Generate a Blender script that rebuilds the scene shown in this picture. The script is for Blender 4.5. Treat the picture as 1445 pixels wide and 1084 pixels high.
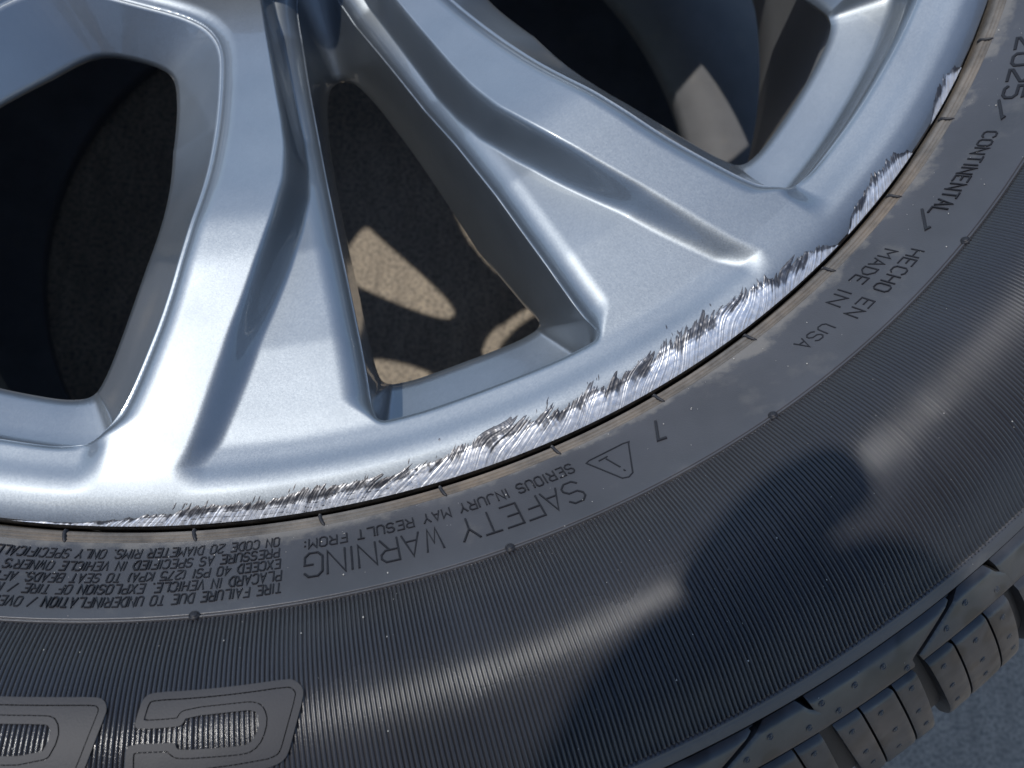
import bpy, math, random
import numpy as np
from mathutils import Matrix, Vector
rad = math.radians
random.seed(7); np.random.seed(7)
for o in list(bpy.data.objects): bpy.data.objects.remove(o)
SC = bpy.context.scene; COL = SC.collection
H = 0.55                                     # height of the wheel face above the pavement

# ------------------------------------------------------------------ camera
RIGHT = Vector((0.99611, 0.04913, 0.07310)); DOWN = Vector((0.06467, -0.97147, -0.22819)); FWD = Vector((0.05980, 0.23203, -0.97087))
cd = bpy.data.cameras.new('camera'); cam = bpy.data.objects.new('camera', cd); COL.objects.link(cam); SC.camera = cam
m = Matrix((RIGHT, -DOWN, -FWD)).transposed().to_4x4()
m.translation = Vector((0.09589, -0.28558, 0.24130 + H)); cam.matrix_world = m
cd.sensor_width = 36; cd.sensor_fit = 'HORIZONTAL'; cd.lens = 1300 / 1445 * 36
cd.clip_start = 0.01; cd.clip_end = 200
cd.dof.use_dof = True; cd.dof.focus_distance = 0.240; cd.dof.aperture_fstop = 22

# ------------------------------------------------------------------ light
SUN_ZEN, SUN_AZ = rad(23), rad(154)
sd = Vector((math.sin(SUN_ZEN) * math.cos(SUN_AZ), math.sin(SUN_ZEN) * math.sin(SUN_AZ), math.cos(SUN_ZEN)))
w = bpy.data.worlds.new('World'); SC.world = w; w.use_nodes = True
nt = w.node_tree; nt.nodes.clear()
sky = nt.nodes.new('ShaderNodeTexSky'); sky.sky_type = 'NISHITA'; sky.sun_disc = False; sky.ozone_density = 2.5; sky.dust_density = .4
sky.sun_elevation = math.pi / 2 - SUN_ZEN; sky.sun_rotation = math.atan2(sd.x, sd.y)
bg = nt.nodes.new('ShaderNodeBackground'); bg.inputs[1].default_value = 0.15
wo = nt.nodes.new('ShaderNodeOutputWorld'); nt.links.new(sky.outputs[0], bg.inputs[0]); nt.links.new(bg.outputs[0], wo.inputs[0])
sl = bpy.data.lights.new('sun', 'SUN'); sl.energy = 2.8; sl.angle = rad(0.55); sl.color = (1.0, 0.965, 0.91)
so = bpy.data.objects.new('sun', sl); COL.objects.link(so); so.rotation_euler = sd.to_track_quat('Z', 'Y').to_euler(); so.location = (-1, .4, 3)
SC.view_settings.view_transform = 'Standard'; SC.view_settings.look = 'None'; SC.view_settings.exposure = 0.38; SC.view_settings.gamma = 1.0
SC.render.engine = 'CYCLES'
SC.cycles.max_bounces = 10; SC.cycles.sample_clamp_indirect = 6

# ------------------------------------------------------------------ materials
class Mat:
    def __init__(s, name):
        s.m = bpy.data.materials.new(name); s.m.use_nodes = True; s.t = s.m.node_tree; s.b = s.t.nodes['Principled BSDF']
        s.tc = s.t.nodes.new('ShaderNodeTexCoord')
    def n(s, typ, **kw):
        x = s.t.nodes.new('ShaderNode' + typ)
        for k, v in kw.items():
            if k.startswith('i_'): x.inputs[k[2:].replace('_', ' ')].default_value = v
            else: setattr(x, k, v)
        return x
    def l(s, a, b): s.t.links.new(a, b)
    def noise(s, scale, detail=3, rough=.55, vec=None, stretch=None):
        x = s.n('TexNoise'); x.inputs['Scale'].default_value = scale; x.inputs['Detail'].default_value = detail; x.inputs['Roughness'].default_value = rough
        v = vec or s.tc.outputs['Object']
        if stretch:
            mp = s.n('Mapping'); mp.inputs['Scale'].default_value = stretch; s.l(v, mp.inputs[0]); v = mp.outputs[0]
        s.l(v, x.inputs['Vector']); return x.outputs['Fac']
    def ramp(s, fac, stops):
        r = s.n('ValToRGB'); e = r.color_ramp.elements
        while len(e) < len(stops): e.new(.5)
        for i, (p, c) in enumerate(stops):
            e[i].position = p; e[i].color = (c, c, c, 1) if not isinstance(c, tuple) else (*c, 1)
        s.l(fac, r.inputs[0]); return r.outputs[0]
    def mix(s, f, a, b):
        x = s.n('Mix', data_type='RGBA'); s.l(f, x.inputs[0])
        for v, i in ((a, 6), (b, 7)):
            if isinstance(v, tuple): x.inputs[i].default_value = (*v, 1)
            else: s.l(v, x.inputs[i])
        return x.outputs[2]
    def bump(s, h, strength, dist, prev=None):
        b = s.n('Bump'); b.inputs['Strength'].default_value = strength; b.inputs['Distance'].default_value = dist
        s.l(h, b.inputs['Height'])
        if prev: s.l(prev, b.inputs['Normal'])
        return b.outputs[0]
    def set(s, **kw):
        for k, v in kw.items():
            i = s.b.inputs[k.replace('_', ' ')]
            if hasattr(v, 'links'): s.l(v, i)
            elif isinstance(v, tuple): i.default_value = (*v, 1)
            else: i.default_value = v

P = Mat('silver_paint')
vo = P.n('TexVoronoi'); vo.inputs['Scale'].default_value = 3000; P.l(P.tc.outputs['Object'], vo.inputs['Vector'])
sub = P.n('VectorMath', operation='SUBTRACT'); P.l(vo.outputs['Color'], sub.inputs[0]); sub.inputs[1].default_value = (.5, .5, .5)
scl = P.n('VectorMath', operation='SCALE'); P.l(sub.outputs[0], scl.inputs[0]); scl.inputs['Scale'].default_value = 0.055
geo = P.n('NewGeometry'); add = P.n('VectorMath', operation='ADD'); P.l(geo.outputs['Normal'], add.inputs[0]); P.l(scl.outputs[0], add.inputs[1])
nrm = P.n('VectorMath', operation='NORMALIZE'); P.l(add.outputs[0], nrm.inputs[0])
sm = P.noise(28, 4)
P.set(Base_Color=P.mix(P.ramp(sm, [(.35, 0.), (.7, 1.)]), (.240, .264, .284), (.273, .298, .317)), Metallic=1.0,
      Roughness=P.ramp(P.noise(60, 5), [(.3, .535), (.75, .565)]), Normal=nrm.outputs[0], Coat_Weight=.8, Coat_Roughness=.06, Coat_IOR=1.5)
PAINT = P.m

P = Mat('barrel_paint'); P.set(Base_Color=P.mix(P.noise(20, 5), (.20, .205, .21), (.27, .275, .28)), Metallic=.5, Roughness=.45); BARREL = P.m
P = Mat('flange_metal')
P.set(Base_Color=P.mix(P.ramp(P.noise(240, 6, .7), [(.35, 0.), (.65, 1.)]), (.055, .055, .058), (.22, .215, .21)), Metallic=.85, Roughness=.48,
      Normal=P.bump(P.noise(900, 4), .5, .0004)); FLANGE = P.m
P = Mat('scraped_aluminium')
at = P.n('Attribute', attribute_name='scuff')
P.set(Base_Color=P.ramp(at.outputs['Fac'], [(0, (.075, .074, .078)), (.36, (.19, .19, .195)), (.56, (.60, .60, .60)), (1, (.88, .875, .865))]), Metallic=.80,
      Roughness=P.ramp(P.noise(700, 3), [(.3, .30), (.7, .55)])); SCRAPE = P.m

def rubber(name, base, r0, r1, dust=None, dustlo=.55, spec=.5, fine=True, dress=True, dirt=False):
    P = Mat(name)
    n1 = P.noise(26, 5, .6); n2 = P.noise(9, 3, .5)
    col = P.mix(P.ramp(n1, [(.3, 0.), (.75, 1.)]), base, tuple(min(1, c * 1.55) for c in base))
    if dust:
        col = P.mix(P.ramp(P.noise(55, 6, .65), [(dustlo, 0.), (dustlo + .22, .75)]), col, dust)
    if dirt:
        sp_ = P.n('SeparateXYZ'); P.l(P.tc.outputs['Object'], sp_.inputs[0]); cb = P.n('CombineXYZ'); P.l(sp_.outputs[0], cb.inputs[0]); P.l(sp_.outputs[1], cb.inputs[1])
        ln_ = P.n('VectorMath', operation='LENGTH'); P.l(cb.outputs[0], ln_.inputs[0])
        mr = P.n('MapRange'); P.l(ln_.outputs['Value'], mr.inputs[0]); mr.inputs[1].default_value = .2755; mr.inputs[2].default_value = .2835; mr.inputs[3].default_value = .46; mr.inputs[4].default_value = -.05
        ad = P.n('Math', operation='ADD'); P.l(P.noise(48, 6, .7), ad.inputs[0]); P.l(mr.outputs[0], ad.inputs[1])
        ad2 = P.n('Math', operation='ADD'); P.l(ad.outputs[0], ad2.inputs[0]); P.l(P.ramp(P.noise(7, 2), [(.35, -.0), (.65, .22)]), ad2.inputs[1])
        col = P.mix(P.ramp(ad2.outputs[0], [(.86, 0.), (1.35, .7)]), col, (.15, .137, .12))
    nn = None
    if fine: nn = P.bump(P.noise(2200, 2), .18, .0002)
    ro = P.ramp(n2, [(.32, r0), (.62, r1)]) if dress else P.ramp(n1, [(.3, r0), (.7, r1)])
    P.set(Base_Color=col, Roughness=ro, Specular_IOR_Level=spec)
    if nn: P.set(Normal=nn)
    return P.m
RUB = rubber('tyre_rubber', (.036, .036, .040), .32, .50, (.10, .094, .088), .58, dirt=True)
RIBM = rubber('ribbed_rubber', (.017, .017, .0195), .19, .40, (.042, .041, .041), .70)
WORD = rubber('lettering_rubber', (.009, .009, .011), .40, .6, None, spec=.25)  # darkened base: shade on the letter sides put into the colour
LETT = rubber('badge_rubber', (.013, .013, .0155), .58, .74, (.028, .0275, .027), .62, spec=.4)
BLACK = rubber('dark_rubber', (.010, .010, .012), .4, .55, None, spec=.35)
PALED = rubber('paled_rubber', (.05, .05, .053), .6, .8, (.085, .078, .07), .55)  # lower tyre, paled so the wheel openings look less black
P = Mat('tread_rubber')
ring = P.n('TexVoronoi', feature='SMOOTH_F1'); ring.inputs['Scale'].default_value = 130; P.l(P.tc.outputs['Object'], ring.inputs['Vector'])
wet = P.ramp(ring.outputs['Distance'], [(.30, 1.), (.42, 0.)])
pres = P.ramp(P.noise(36, 2), [(.46, 0.), (.56, 1.)])
mul = P.n('Math', operation='MULTIPLY'); P.l(wet, mul.inputs[0]); P.l(pres, mul.inputs[1])
dry = P.mix(P.ramp(P.noise(70, 6, .65), [(.35, 0.), (.72, 1.)]), (.020, .0205, .023), (.045, .045, .047))
P.set(Base_Color=P.mix(mul.outputs[0], dry, (.011, .011, .012)), Roughness=P.ramp(P.noise(45, 4), [(.35, .28), (.65, .46)])); TREAD = P.m
P = Mat('dirty_bead_rubber')
sp = P.noise(60, 6, .7); 
P.set(Base_Color=P.mix(P.ramp(sp, [(.28, 0.), (.62, 1.)]), (.036, .033, .030), P.mix(P.ramp(P.noise(33, 4), [(.4, 0.), (.7, 1.)]), (.135, .122, .106), (.155, .122, .090))), Roughness=.75,
      Normal=P.bump(P.noise(1100, 5, .7), .5, .0005)); BEADM = P.m
P = Mat('concrete')
g1 = P.noise(300, 6, .7); g2 = P.noise(14, 6, .65); g3 = P.noise(16, 6, .7, stretch=(5, 1.1, 1))
c = P.mix(P.ramp(g2, [(.3, 0.), (.7, 1.)]), (.25, .208, .158), (.34, .285, .215))
c = P.mix(P.ramp(g3, [(.42, 0.), (.66, .55)]), c, (.15, .125, .097))
c = P.mix(P.ramp(g1, [(.46, 0.), (.62, .85)]), c, (.075, .068, .06))
P.set(Base_Color=c, Roughness=.85, Normal=P.bump(g3, .6, .003, P.bump(g1, .4, .001))); CONC = P.m

# ------------------------------------------------------------------ object helpers
def mesh_obj(name, V, F, mat, parent=None, normals=None, smooth=True, attr=None):
    me = bpy.data.meshes.new(name)
    V = np.asarray(V, np.float64)
    if isinstance(F, np.ndarray):
        k = F.shape[1]; nf = len(F)
        me.vertices.add(len(V)); me.vertices.foreach_set('co', V.astype(np.float32).ravel())
        me.loops.add(nf * k); me.loops.foreach_set('vertex_index', F.astype(np.int32).ravel())
        me.polygons.add(nf); me.polygons.foreach_set('loop_start', np.arange(0, nf * k, k, dtype=np.int32))
        me.update(calc_edges=True); me.validate()
    else:
        me.from_pydata(V.tolist(), [], F); me.update()
    if smooth: me.polygons.foreach_set('use_smooth', np.ones(len(me.polygons), bool))
    if attr is not None:
        a = me.attributes.new(attr[0], 'FLOAT', 'POINT'); a.data.foreach_set('value', np.asarray(attr[1], np.float32))
    if normals is not None and len(normals) == len(me.vertices):
        me.normals_split_custom_set_from_vertices(np.asarray(normals, np.float32))
    me.materials.append(mat)
    o = bpy.data.objects.new(name, me); COL.objects.link(o)
    if parent: o.parent = parent
    return o
def share(name, me, parent, mw):
    o = bpy.data.objects.new(name, me); COL.objects.link(o); o.parent = parent; o.matrix_local = mw; return o
def smooth01(t): t = np.clip(t, 0, 1); return t * t * (3 - 2 * t)
def grid_faces(nu, nv, wrap=False):
    i = np.arange(nu if wrap else nu - 1)[:, None]; j = np.arange(nv - 1)[None, :]; i2 = (i + 1) % nu
    return np.stack([i * nv + j, i2 * nv + j, i2 * nv + j + 1, i * nv + j + 1], -1).reshape(-1, 4)
def tris(F): return np.concatenate([F[:, [0, 1, 2]], F[:, [0, 2, 3]]])
def clip(V, T, f, extra=()):
    """keep the part of triangles T where the vertex field f >= 0; arrays in extra are interpolated too"""
    ins = f >= 0; k = ins[T].sum(1); out = [T[k == 3]]; A = []; n0 = len(V); keys = {}; pa = []; pb = []
    def cut(a, b):
        key = (a, b) if a < b else (b, a)
        if key not in keys: keys[key] = n0 + len(pa); pa.append(key[0]); pb.append(key[1])
        return keys[key]
    edges = []
    for t in T[(k == 1) | (k == 2)]:
        s = ins[t]
        if s.sum() == 1:
            i = int(np.argmax(s)); a, b, c = t[i], t[(i + 1) % 3], t[(i + 2) % 3]
            p, q = cut(a, b), cut(a, c); A.append((a, p, q)); edges.append((p, q))
        else:
            i = int(np.argmin(s)); a, b, c = t[i], t[(i + 1) % 3], t[(i + 2) % 3]
            p, q = cut(a, b), cut(a, c); A.append((p, b, c)); A.append((p, c, q)); edges.append((q, p))
    pa = np.array(pa, int); pb = np.array(pb, int)
    if len(pa):
        t = (f[pa] / (f[pa] - f[pb]))
        ext = lambda X: np.concatenate([X, X[pa] + (X[pb] - X[pa]) * (t[:, None] if X.ndim > 1 else t)])
        V = ext(V); extra = [ext(x) for x in extra]
        out.append(np.array(A, int).reshape(-1, 3))
    T = np.concatenate(out)
    used = np.unique(T); mp = -np.ones(len(V), int); mp[used] = np.arange(len(used))
    e = np.array(edges, int).reshape(-1, 2)
    return V[used], mp[T], [x[used] for x in extra], mp[e] if len(e) else e
def seg_dist(X, poly):
    d = np.full(len(X), 9e9); n = len(poly)
    for i in range(n):
        a, b = poly[i], poly[(i + 1) % n]; ab = b - a; t = np.clip(((X - a) @ ab) / max(ab @ ab, 1e-18), 0, 1)
        d = np.minimum(d, ((X - a - t[:, None] * ab) ** 2).sum(1))
    return np.sqrt(d)
def inside(X, poly):
    r = np.zeros(len(X), bool); n = len(poly)
    for i in range(n):
        a, b = poly[i], poly[(i + 1) % n]
        c = (a[1] > X[:, 1]) != (b[1] > X[:, 1])
        with np.errstate(divide='ignore', invalid='ignore'): xi = (b[0] - a[0]) * (X[:, 1] - a[1]) / (b[1] - a[1]) + a[0]
        r ^= c & (X[:, 0] < xi)
    return r
def sdf(X, poly):                              # positive inside
    d = seg_dist(X, poly); return np.where(inside(X, poly), d, -d)
def chaikin(p, n=3):
    p = np.asarray(p, float)
    for _ in range(n):
        q = np.roll(p, -1, 0); p = np.stack([.75 * p + .25 * q, .25 * p + .75 * q], 1).reshape(-1, 2)
    return p
def resample(p, n):
    q = np.vstack([p, p[:1]]); s = np.r_[0, np.cumsum(np.hypot(*np.diff(q, axis=0).T))]
    t = np.linspace(0, s[-1], n, endpoint=False); return np.stack([np.interp(t, s, q[:, 0]), np.interp(t, s, q[:, 1])], 1)
def revolve(prof, n, a0=0, a1=360):
    a = np.radians(np.linspace(a0, a1, n, endpoint=(a1 - a0 < 359))); p = np.asarray(prof)
    V = np.stack([np.cos(a)[:, None] * p[None, :, 0], np.sin(a)[:, None] * p[None, :, 0], np.broadcast_to(p[None, :, 1] + H, (n, len(p)))], -1).reshape(-1, 3)
    return V, grid_faces(n, len(p), wrap=(a1 - a0 >= 359))

# ------------------------------------------------------------------ pavement
o = mesh_obj('pavement', [(-15, -15, 0), (15, -15, 0), (15, 15, 0), (-15, 15, 0)], [(0, 1, 2, 3)], CONC); o['kind'] = 'structure'; o['label'] = 'grey broom finished concrete pavement under the wheel'

# ------------------------------------------------------------------ the wheel
wheel = bpy.data.objects.new('car_wheel', None); COL.objects.link(wheel); wheel.empty_display_size = .3
wheel['label'] = 'silver alloy car wheel with kerb scraped rim and black tyre lying flat on concrete'; wheel['category'] = 'wheel'
AXIS = -65.0
def ip(x, xs, ys): return np.interp(x, xs, ys)
def smooth_table(xs, ys, n=400, w=9):
    xi = np.linspace(xs[0], xs[-1], n); yi = np.interp(xi, xs, ys); k = np.hanning(w + 2)[1:-1]; k /= k.sum()
    yp = np.r_[2 * yi[0] - yi[w:0:-1], yi, 2 * yi[-1] - yi[-2:-w - 2:-1]]
    return xi, np.convolve(yp, k, 'same')[w:-w]
RING_T = smooth_table([.075, .10, .12, .15, .17, .195, .225, .245, .2515, .2565, .2605, .2635, .2670, .2695, .2715, .2730],
                      [-.050, -.050, -.0435, -.0335, -.0235, -.0142, -.0072, -.0048, -.0042, -.0026, -.0007, 0, -.0004, -.0011, -.0020, -.0028], 900, 21)
ARM_T = smooth_table([.075, .10, .13, .15, .167, .178, .188, .20, .252, .262, .2635, .2670, .2695, .2715, .2730], [-.044, -.0345, -.0245, -.0168, -.0098, -.0052, -.0018, -.0003, -.0003, 0, 0, -.0004, -.0011, -.0020, -.0028], 900, 61)
STEP_R = [.08, .10, .13, .15, .163, .175, .188, .202, .221, .235, .245, .2515, .257]
STEP_F = [11., 10.5, 10., 9.7, 9.7, 10.1, 11.3, 12.9, 15.1, 16.4, 17.3, 17.9, 18.6]
CR_R = [.085, .088, .095, .11, .13, .15, .172, .19, .212, .23, .25, .262, .273]
CR_F = [36, 26, 21.5, 19.2, 17.4, 17.2, 17.5, 18.6, 20., 21.8, 24.0, 24.3, 24.8]
STEP_T = smooth_table(STEP_R, STEP_F, 600, 25); CR_T = smooth_table(CR_R, CR_F, 600, 15)
def face_z(r, phi):
    p = np.abs(phi)
    base = np.interp(r, *RING_T); arm = np.interp(r, *ARM_T)
    wst = np.interp(r, [.1, .16, .20, .235, .257], [.0042, .0054, .0086, .0096, .0085])
    d1 = (p - np.interp(r, *STEP_T)) * math.pi / 180 * r / wst
    mk = smooth01(d1 + .5)
    d2 = (np.interp(r, *CR_T) - p) * math.pi / 180 * r
    mk2 = 1 - (1 - smooth01((d2 + .0050) / .0085)) * smooth01((r - .2470) / .0050)
    return base + (arm - base) * mk * mk2
def polar(pts):
    p = np.array(pts, float); a = np.radians(p[:, 1]); return np.stack([p[:, 0] * np.cos(a), p[:, 0] * np.sin(a)], 1)
def mirror_poly(half): return half + [(r, -f) for r, f in half[::-1]]
TC = polar(mirror_poly([(.2515, 3.5), (.2515, 6.4), (.2511, 7.5), (.2470, 7.75), (.235, 7.55), (.22, 7.45), (.195, 7.35), (.165, 7.2), (.14, 6.9), (.12, 6.5), (.105, 5.9), (.090, 5.2), (.0825, 4.0), (.0805, 1.5)]))
BC = polar(mirror_poly([(.2335, 3.2), (.2335, 5.0), (.2328, 6.6), (.2265, 7.0), (.21, 6.98), (.19, 6.9), (.17, 6.75), (.150, 6.45), (.130, 5.8), (.115, 4.6), (.106, 3.0), (.1025, 1.2)]))
def lmirror(half): return half + [(r, 72 - f) for r, f in half[::-1]]
TL = polar(lmirror([(.2515, 33), (.2515, 28), (.2515, 26.2), (.2500, 24.3), (.2455, 23.5), (.24, 22.8), (.23, 22.0), (.212, 20.6), (.19, 19.3), (.172, 18.3), (.15, 18.0), (.13, 18.3), (.115, 18.9), (.106, 21.5), (.1015, 25.5), (.0995, 30), (.099, 34)]))
BL = polar(lmirror([(.2345, 34), (.2345, 31), (.2343, 29.2), (.2328, 27.7), (.228, 27.15), (.218, 26.6), (.200, 25.8), (.183, 24.9), (.167, 24.4), (.152, 24.7), (.139, 25.6), (.126, 27.0), (.1185, 28.2), (.114, 29.9), (.1118, 32.5), (.1112, 35)]))
TC, BC, TL, BL = (chaikin(p, 2) for p in (TC, BC, TL, BL))
TLm = TL * [1, -1]
def face_full(X):
    """face height with its rolled edges at point X (sector frame, axis along +x); also the distance to the nearest opening"""
    r = np.hypot(X[:, 0], X[:, 1]); phi = np.degrees(np.arctan2(X[:, 1], X[:, 0]))
    z = face_z(r, phi)
    dC = -sdf(X, TC); dL = np.minimum(-sdf(X, TL), -sdf(X, TLm)); d = np.minimum(dC, dL)
    cap = np.where(dC < dL, .955, .86 + .095 * smooth01((r - .2425) / .0085))
    Rf = .0016 + (np.where(dC < dL, .0080, .0062) - .0016) * smooth01((.2512 - r) / .0095)
    t = np.clip((Rf - d) / Rf, 0, cap)
    return z - Rf * (1 - np.sqrt(1 - t * t)), d
nr, nf = 440, 680
rr = np.concatenate([np.linspace(.078, .12, 70, endpoint=False), np.linspace(.12, .2712, nr - 70)])
ff = np.linspace(-36, 36, nf)
RR, FF = np.meshgrid(rr, np.radians(ff), indexing='ij')
X = np.stack([RR * np.cos(FF), RR * np.sin(FF)], -1).reshape(-1, 2)
Z, D = face_full(X)
Zg = Z.reshape(nr, nf)
dzr = np.gradient(Zg, rr, axis=0); dzf = np.gradient(Zg, np.radians(ff), axis=1) / RR
# periodic derivative at the two sector borders (the sector is mirror symmetric)
dzf[:, 0] = 0; dzf[:, -1] = 0
nx = -(dzr * np.cos(FF) - dzf * np.sin(FF)); ny = -(dzr * np.sin(FF) + dzf * np.cos(FF))
N = np.stack([nx, ny, np.ones_like(nx)], -1).reshape(-1, 3); N /= np.linalg.norm(N, axis=1)[:, None]
V = np.column_stack([X, Z]); T = tris(grid_faces(nr, nf))
V, T, (N,), _ = clip(V, T, D - 1e-7, [N])
tp = T; 
# walls of the openings, lofted from the front edge down to the rear edge
def loft(Tp, Bp, n, zB, key):
    # match both outlines by angle-like parameter about corner-aware arc length
    a = resample(Tp, n); b = resample(Bp, n)
    # roll b to be nearest
    best = min(range(0, n), key=lambda k: ((a - np.roll(b, -k, 0)) ** 2).sum()); b = np.roll(b, -best, 0)
    # relax: slide every lower point towards the nearest lower-outline point to its upper one
    NB = 1600; bb = resample(Bp, NB); ix = []
    for p, q in zip(a, b):
        d = ((bb - p) ** 2).sum(1) + .25 * ((bb - q) ** 2).sum(1); ix.append(np.argmin(d))
    un = np.unwrap(np.array(ix) * 2 * math.pi / NB)
    if un[-1] < un[0]: un = -np.unwrap(-np.array(ix) * 2 * math.pi / NB)
    un = np.maximum.accumulate(un)
    k = np.ones(25) / 25; lin = un[0] + 2 * math.pi * np.arange(n) / n; dv = un - lin; dv = np.convolve(np.r_[dv[-12:], dv, dv[:12]], k, 'valid'); un = lin + dv
    fi = (un / (2 * math.pi) * NB) % NB; i0 = fi.astype(int) % NB; tt = (fi - np.floor(fi))[:, None]; b = bb[i0] * (1 - tt) + bb[(i0 + 1) % NB] * tt
    za, _ = face_full(a + 0); rB = np.hypot(b[:, 0], b[:, 1]); zb = zB(rB)
    rA = np.hypot(a[:, 0], a[:, 1])
    outer = smooth01((rA - .2440) / .0070)
    rows = []
    hs_s = np.array([0, .012, .06, .14, .25, .38, .52, .66, .80, .91, 1.0]); vs_s = np.array([0, .013, .064, .145, .257, .387, .525, .663, .802, .911, 1.0])
    hs_o = np.array([0, .02, .04, .06, .085, .13, .21, .40, .62, .85, 1.0]); vs_o = np.array([0, .15, .36, .55, .655, .71, .75, .81, .875, .945, 1.0])
    for h1, v1, h2, v2 in zip(hs_s, vs_s, hs_o, vs_o):
        h = h1 + (h2 - h1) * outer; v = v1 + (v2 - v1) * outer
        xy = a + (b - a) * h[:, None]; rows.append(np.column_stack([xy, za - .00005 + (zb - za) * v]))
    # rolled rear edge and its hidden return
    nrm = np.roll(b, -1, 0) - np.roll(b, 1, 0); nrm = np.stack([nrm[:, 1], -nrm[:, 0]], 1); nrm /= np.linalg.norm(nrm, axis=1)[:, None] + 1e-12
    if ((a - b) * nrm).sum() < 0: nrm = -nrm
    rows.append(np.column_stack([b + nrm * .0006, zb - .0022])); rows.append(np.column_stack([b + nrm * .006, zb - .006]))
    W = np.stack(rows, 1); m_ = W.shape[1]
    Vw = W.reshape(-1, 3); Fw = tris(grid_faces(n, m_, wrap=True))
    # smooth normals
    fn = np.cross(Vw[Fw[:, 1]] - Vw[Fw[:, 0]], Vw[Fw[:, 2]] - Vw[Fw[:, 0]]); vn = np.zeros_like(Vw)
    for k in range(3): np.add.at(vn, Fw[:, k], fn)
    vn /= np.linalg.norm(vn, axis=1)[:, None] + 1e-15
    c = np.column_stack([b, zb]).mean(0)
    if ((c - Vw)[:, :2] * vn[:, :2]).sum() < 0: vn = -vn; Fw = Fw[:, ::-1]
    tg = np.roll(a, -1, 0) - np.roll(a, 1, 0); on = np.stack([tg[:, 1], -tg[:, 0]], 1); on /= np.linalg.norm(on, axis=1)[:, None]
    if ((a - b) * on).sum() < 0: on = -on
    z1, _ = face_full(a + on * .0002); z2, _ = face_full(a + on * .0008); sl2 = (z2 - z1) / .0006
    n0 = np.column_stack([-on * sl2[:, None], np.ones(n)]); n0 /= np.linalg.norm(n0, axis=1)[:, None]
    vr = vn.reshape(n, m_, 3); vr[:, 0] = n0; q1 = vr[:, 1] + n0; vr[:, 1] = q1 / np.linalg.norm(q1, axis=1)[:, None]; vn = vr.reshape(-1, 3)
    return Vw, Fw, vn
zBC = lambda r: np.interp(r, [.11, .13, .15, .19, .22, .2325], [-.082, -.082, -.079, -.074, -.056, -.0425])
zBL = lambda r: np.interp(r, [.11, .13, .15, .19, .22, .2325], [-.053, -.046, -.037, -.033, -.033, -.033])
parts = [(V, T, N)]
parts.append(loft(TC, BC, 520, zBC, 'c'))
lv, lf, ln = loft(TL, BL, 640, zBL, 'l')
# the part of the big opening that belongs to this sector, on both sides
cut36 = lambda v: rad(36) - np.arctan2(v[:, 1], v[:, 0]) + 1e-9
v1, f1, (n1,), _ = clip(lv, lf, cut36(lv), [ln]); parts.append((v1, f1, n1))
mv = lv * [1, -1, 1]; mf = lf[:, ::-1]; mn = ln * [1, -1, 1]
v2, f2, (n2,), _ = clip(mv, mf, rad(36) + np.arctan2(mv[:, 1], mv[:, 0]) + 1e-9, [mn]); parts.append((v2, f2, n2))
off = 0; VV, TT, NN = [], [], []
for v, t, n in parts: VV.append(v); TT.append(t + off); NN.append(n); off += len(v)
VV, TT, NN = np.concatenate(VV), np.concatenate(TT), np.concatenate(NN)
VV[:, 2] += H
cen = VV[TT].mean(1); cr = np.hypot(cen[:, 0], cen[:, 1]); cp = np.degrees(np.arctan2(cen[:, 1], cen[:, 0]))
ringm = (cr > .2525) | ((cr > .2318) & ((np.abs(cp) < 6.2) | (np.abs(cp) > 28.5)))
hubm = cr < .088
def subset(mask):
    t = TT[mask]; u = np.unique(t); mp = -np.ones(len(VV), int); mp[u] = np.arange(len(u)); return VV[u], mp[t], NN[u]
def rotz(v, a): c, s = math.cos(a), math.sin(a); return np.column_stack([v[:, 0] * c - v[:, 1] * s, v[:, 0] * s + v[:, 1] * c, v[:, 2]])
def fivefold(mask, name):
    v, t, n = subset(mask); A, B, C = [], [], []
    for k in range(5):
        a = rad(AXIS + 72 * k); A.append(rotz(v, a)); B.append(t + k * len(v)); C.append(rotz(n, a))
    return mesh_obj(name, np.concatenate(A), np.concatenate(B), PAINT, wheel, np.concatenate(C))
rim = fivefold(ringm, 'rim'); rim['label'] = 'silver outer rim with a long kerb scrape along its edge'
hub = fivefold(hubm, 'hub')
for side in (-1, 1):
    mk = (~ringm) & (~hubm) & (np.sign(cp) == side)
    v, t, n = subset(mk); first = None
    for k in range(5):
        M = Matrix.Rotation(rad(AXIS + 72 * k), 4, 'Z')
        if first is None:
            first = mesh_obj('spoke', v, t, PAINT, wheel, n); first.matrix_local = M
        else: share('spoke', first.data, wheel, M)
# hub centre cap area
hp = [(.0001, -.012), (.028, -.012), (.031, -.014), (.033, -.022), (.045, -.022), (.060, -.0205), (.0785, -.0202)]
v, f = revolve(hp, 96); mesh_obj('hub_centre', v, f, PAINT, wheel)
# barrel and flange
v, f = revolve([(.2525, -.010), (.2520, -.032), (.2365, -.044), (.2360, -.053), (.2385, -.070), (.2400, -.150), (.2450, -.185), (.2600, -.212), (.2660, -.229), (.2720, -.233), (.2715, -.238)], 256)
mesh_obj('barrel', v, f, BARREL, wheel)
fl = [(.2690, -.0016), (.2711, -.00205), (.2717, -.0028), (.2721, -.0042), (.2722, -.0075), (.2700, -.013)]
v, f = revolve(fl, 720)
rq = np.hypot(v[:, 0], v[:, 1]); jit = np.random.RandomState(3).normal(0, .00007, len(v)); jit[np.abs(rq - .2690) < 1e-5] = 0
v[:, 2] += jit; mesh_obj('rim_flange', v, f, FLANGE, wheel)

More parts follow.
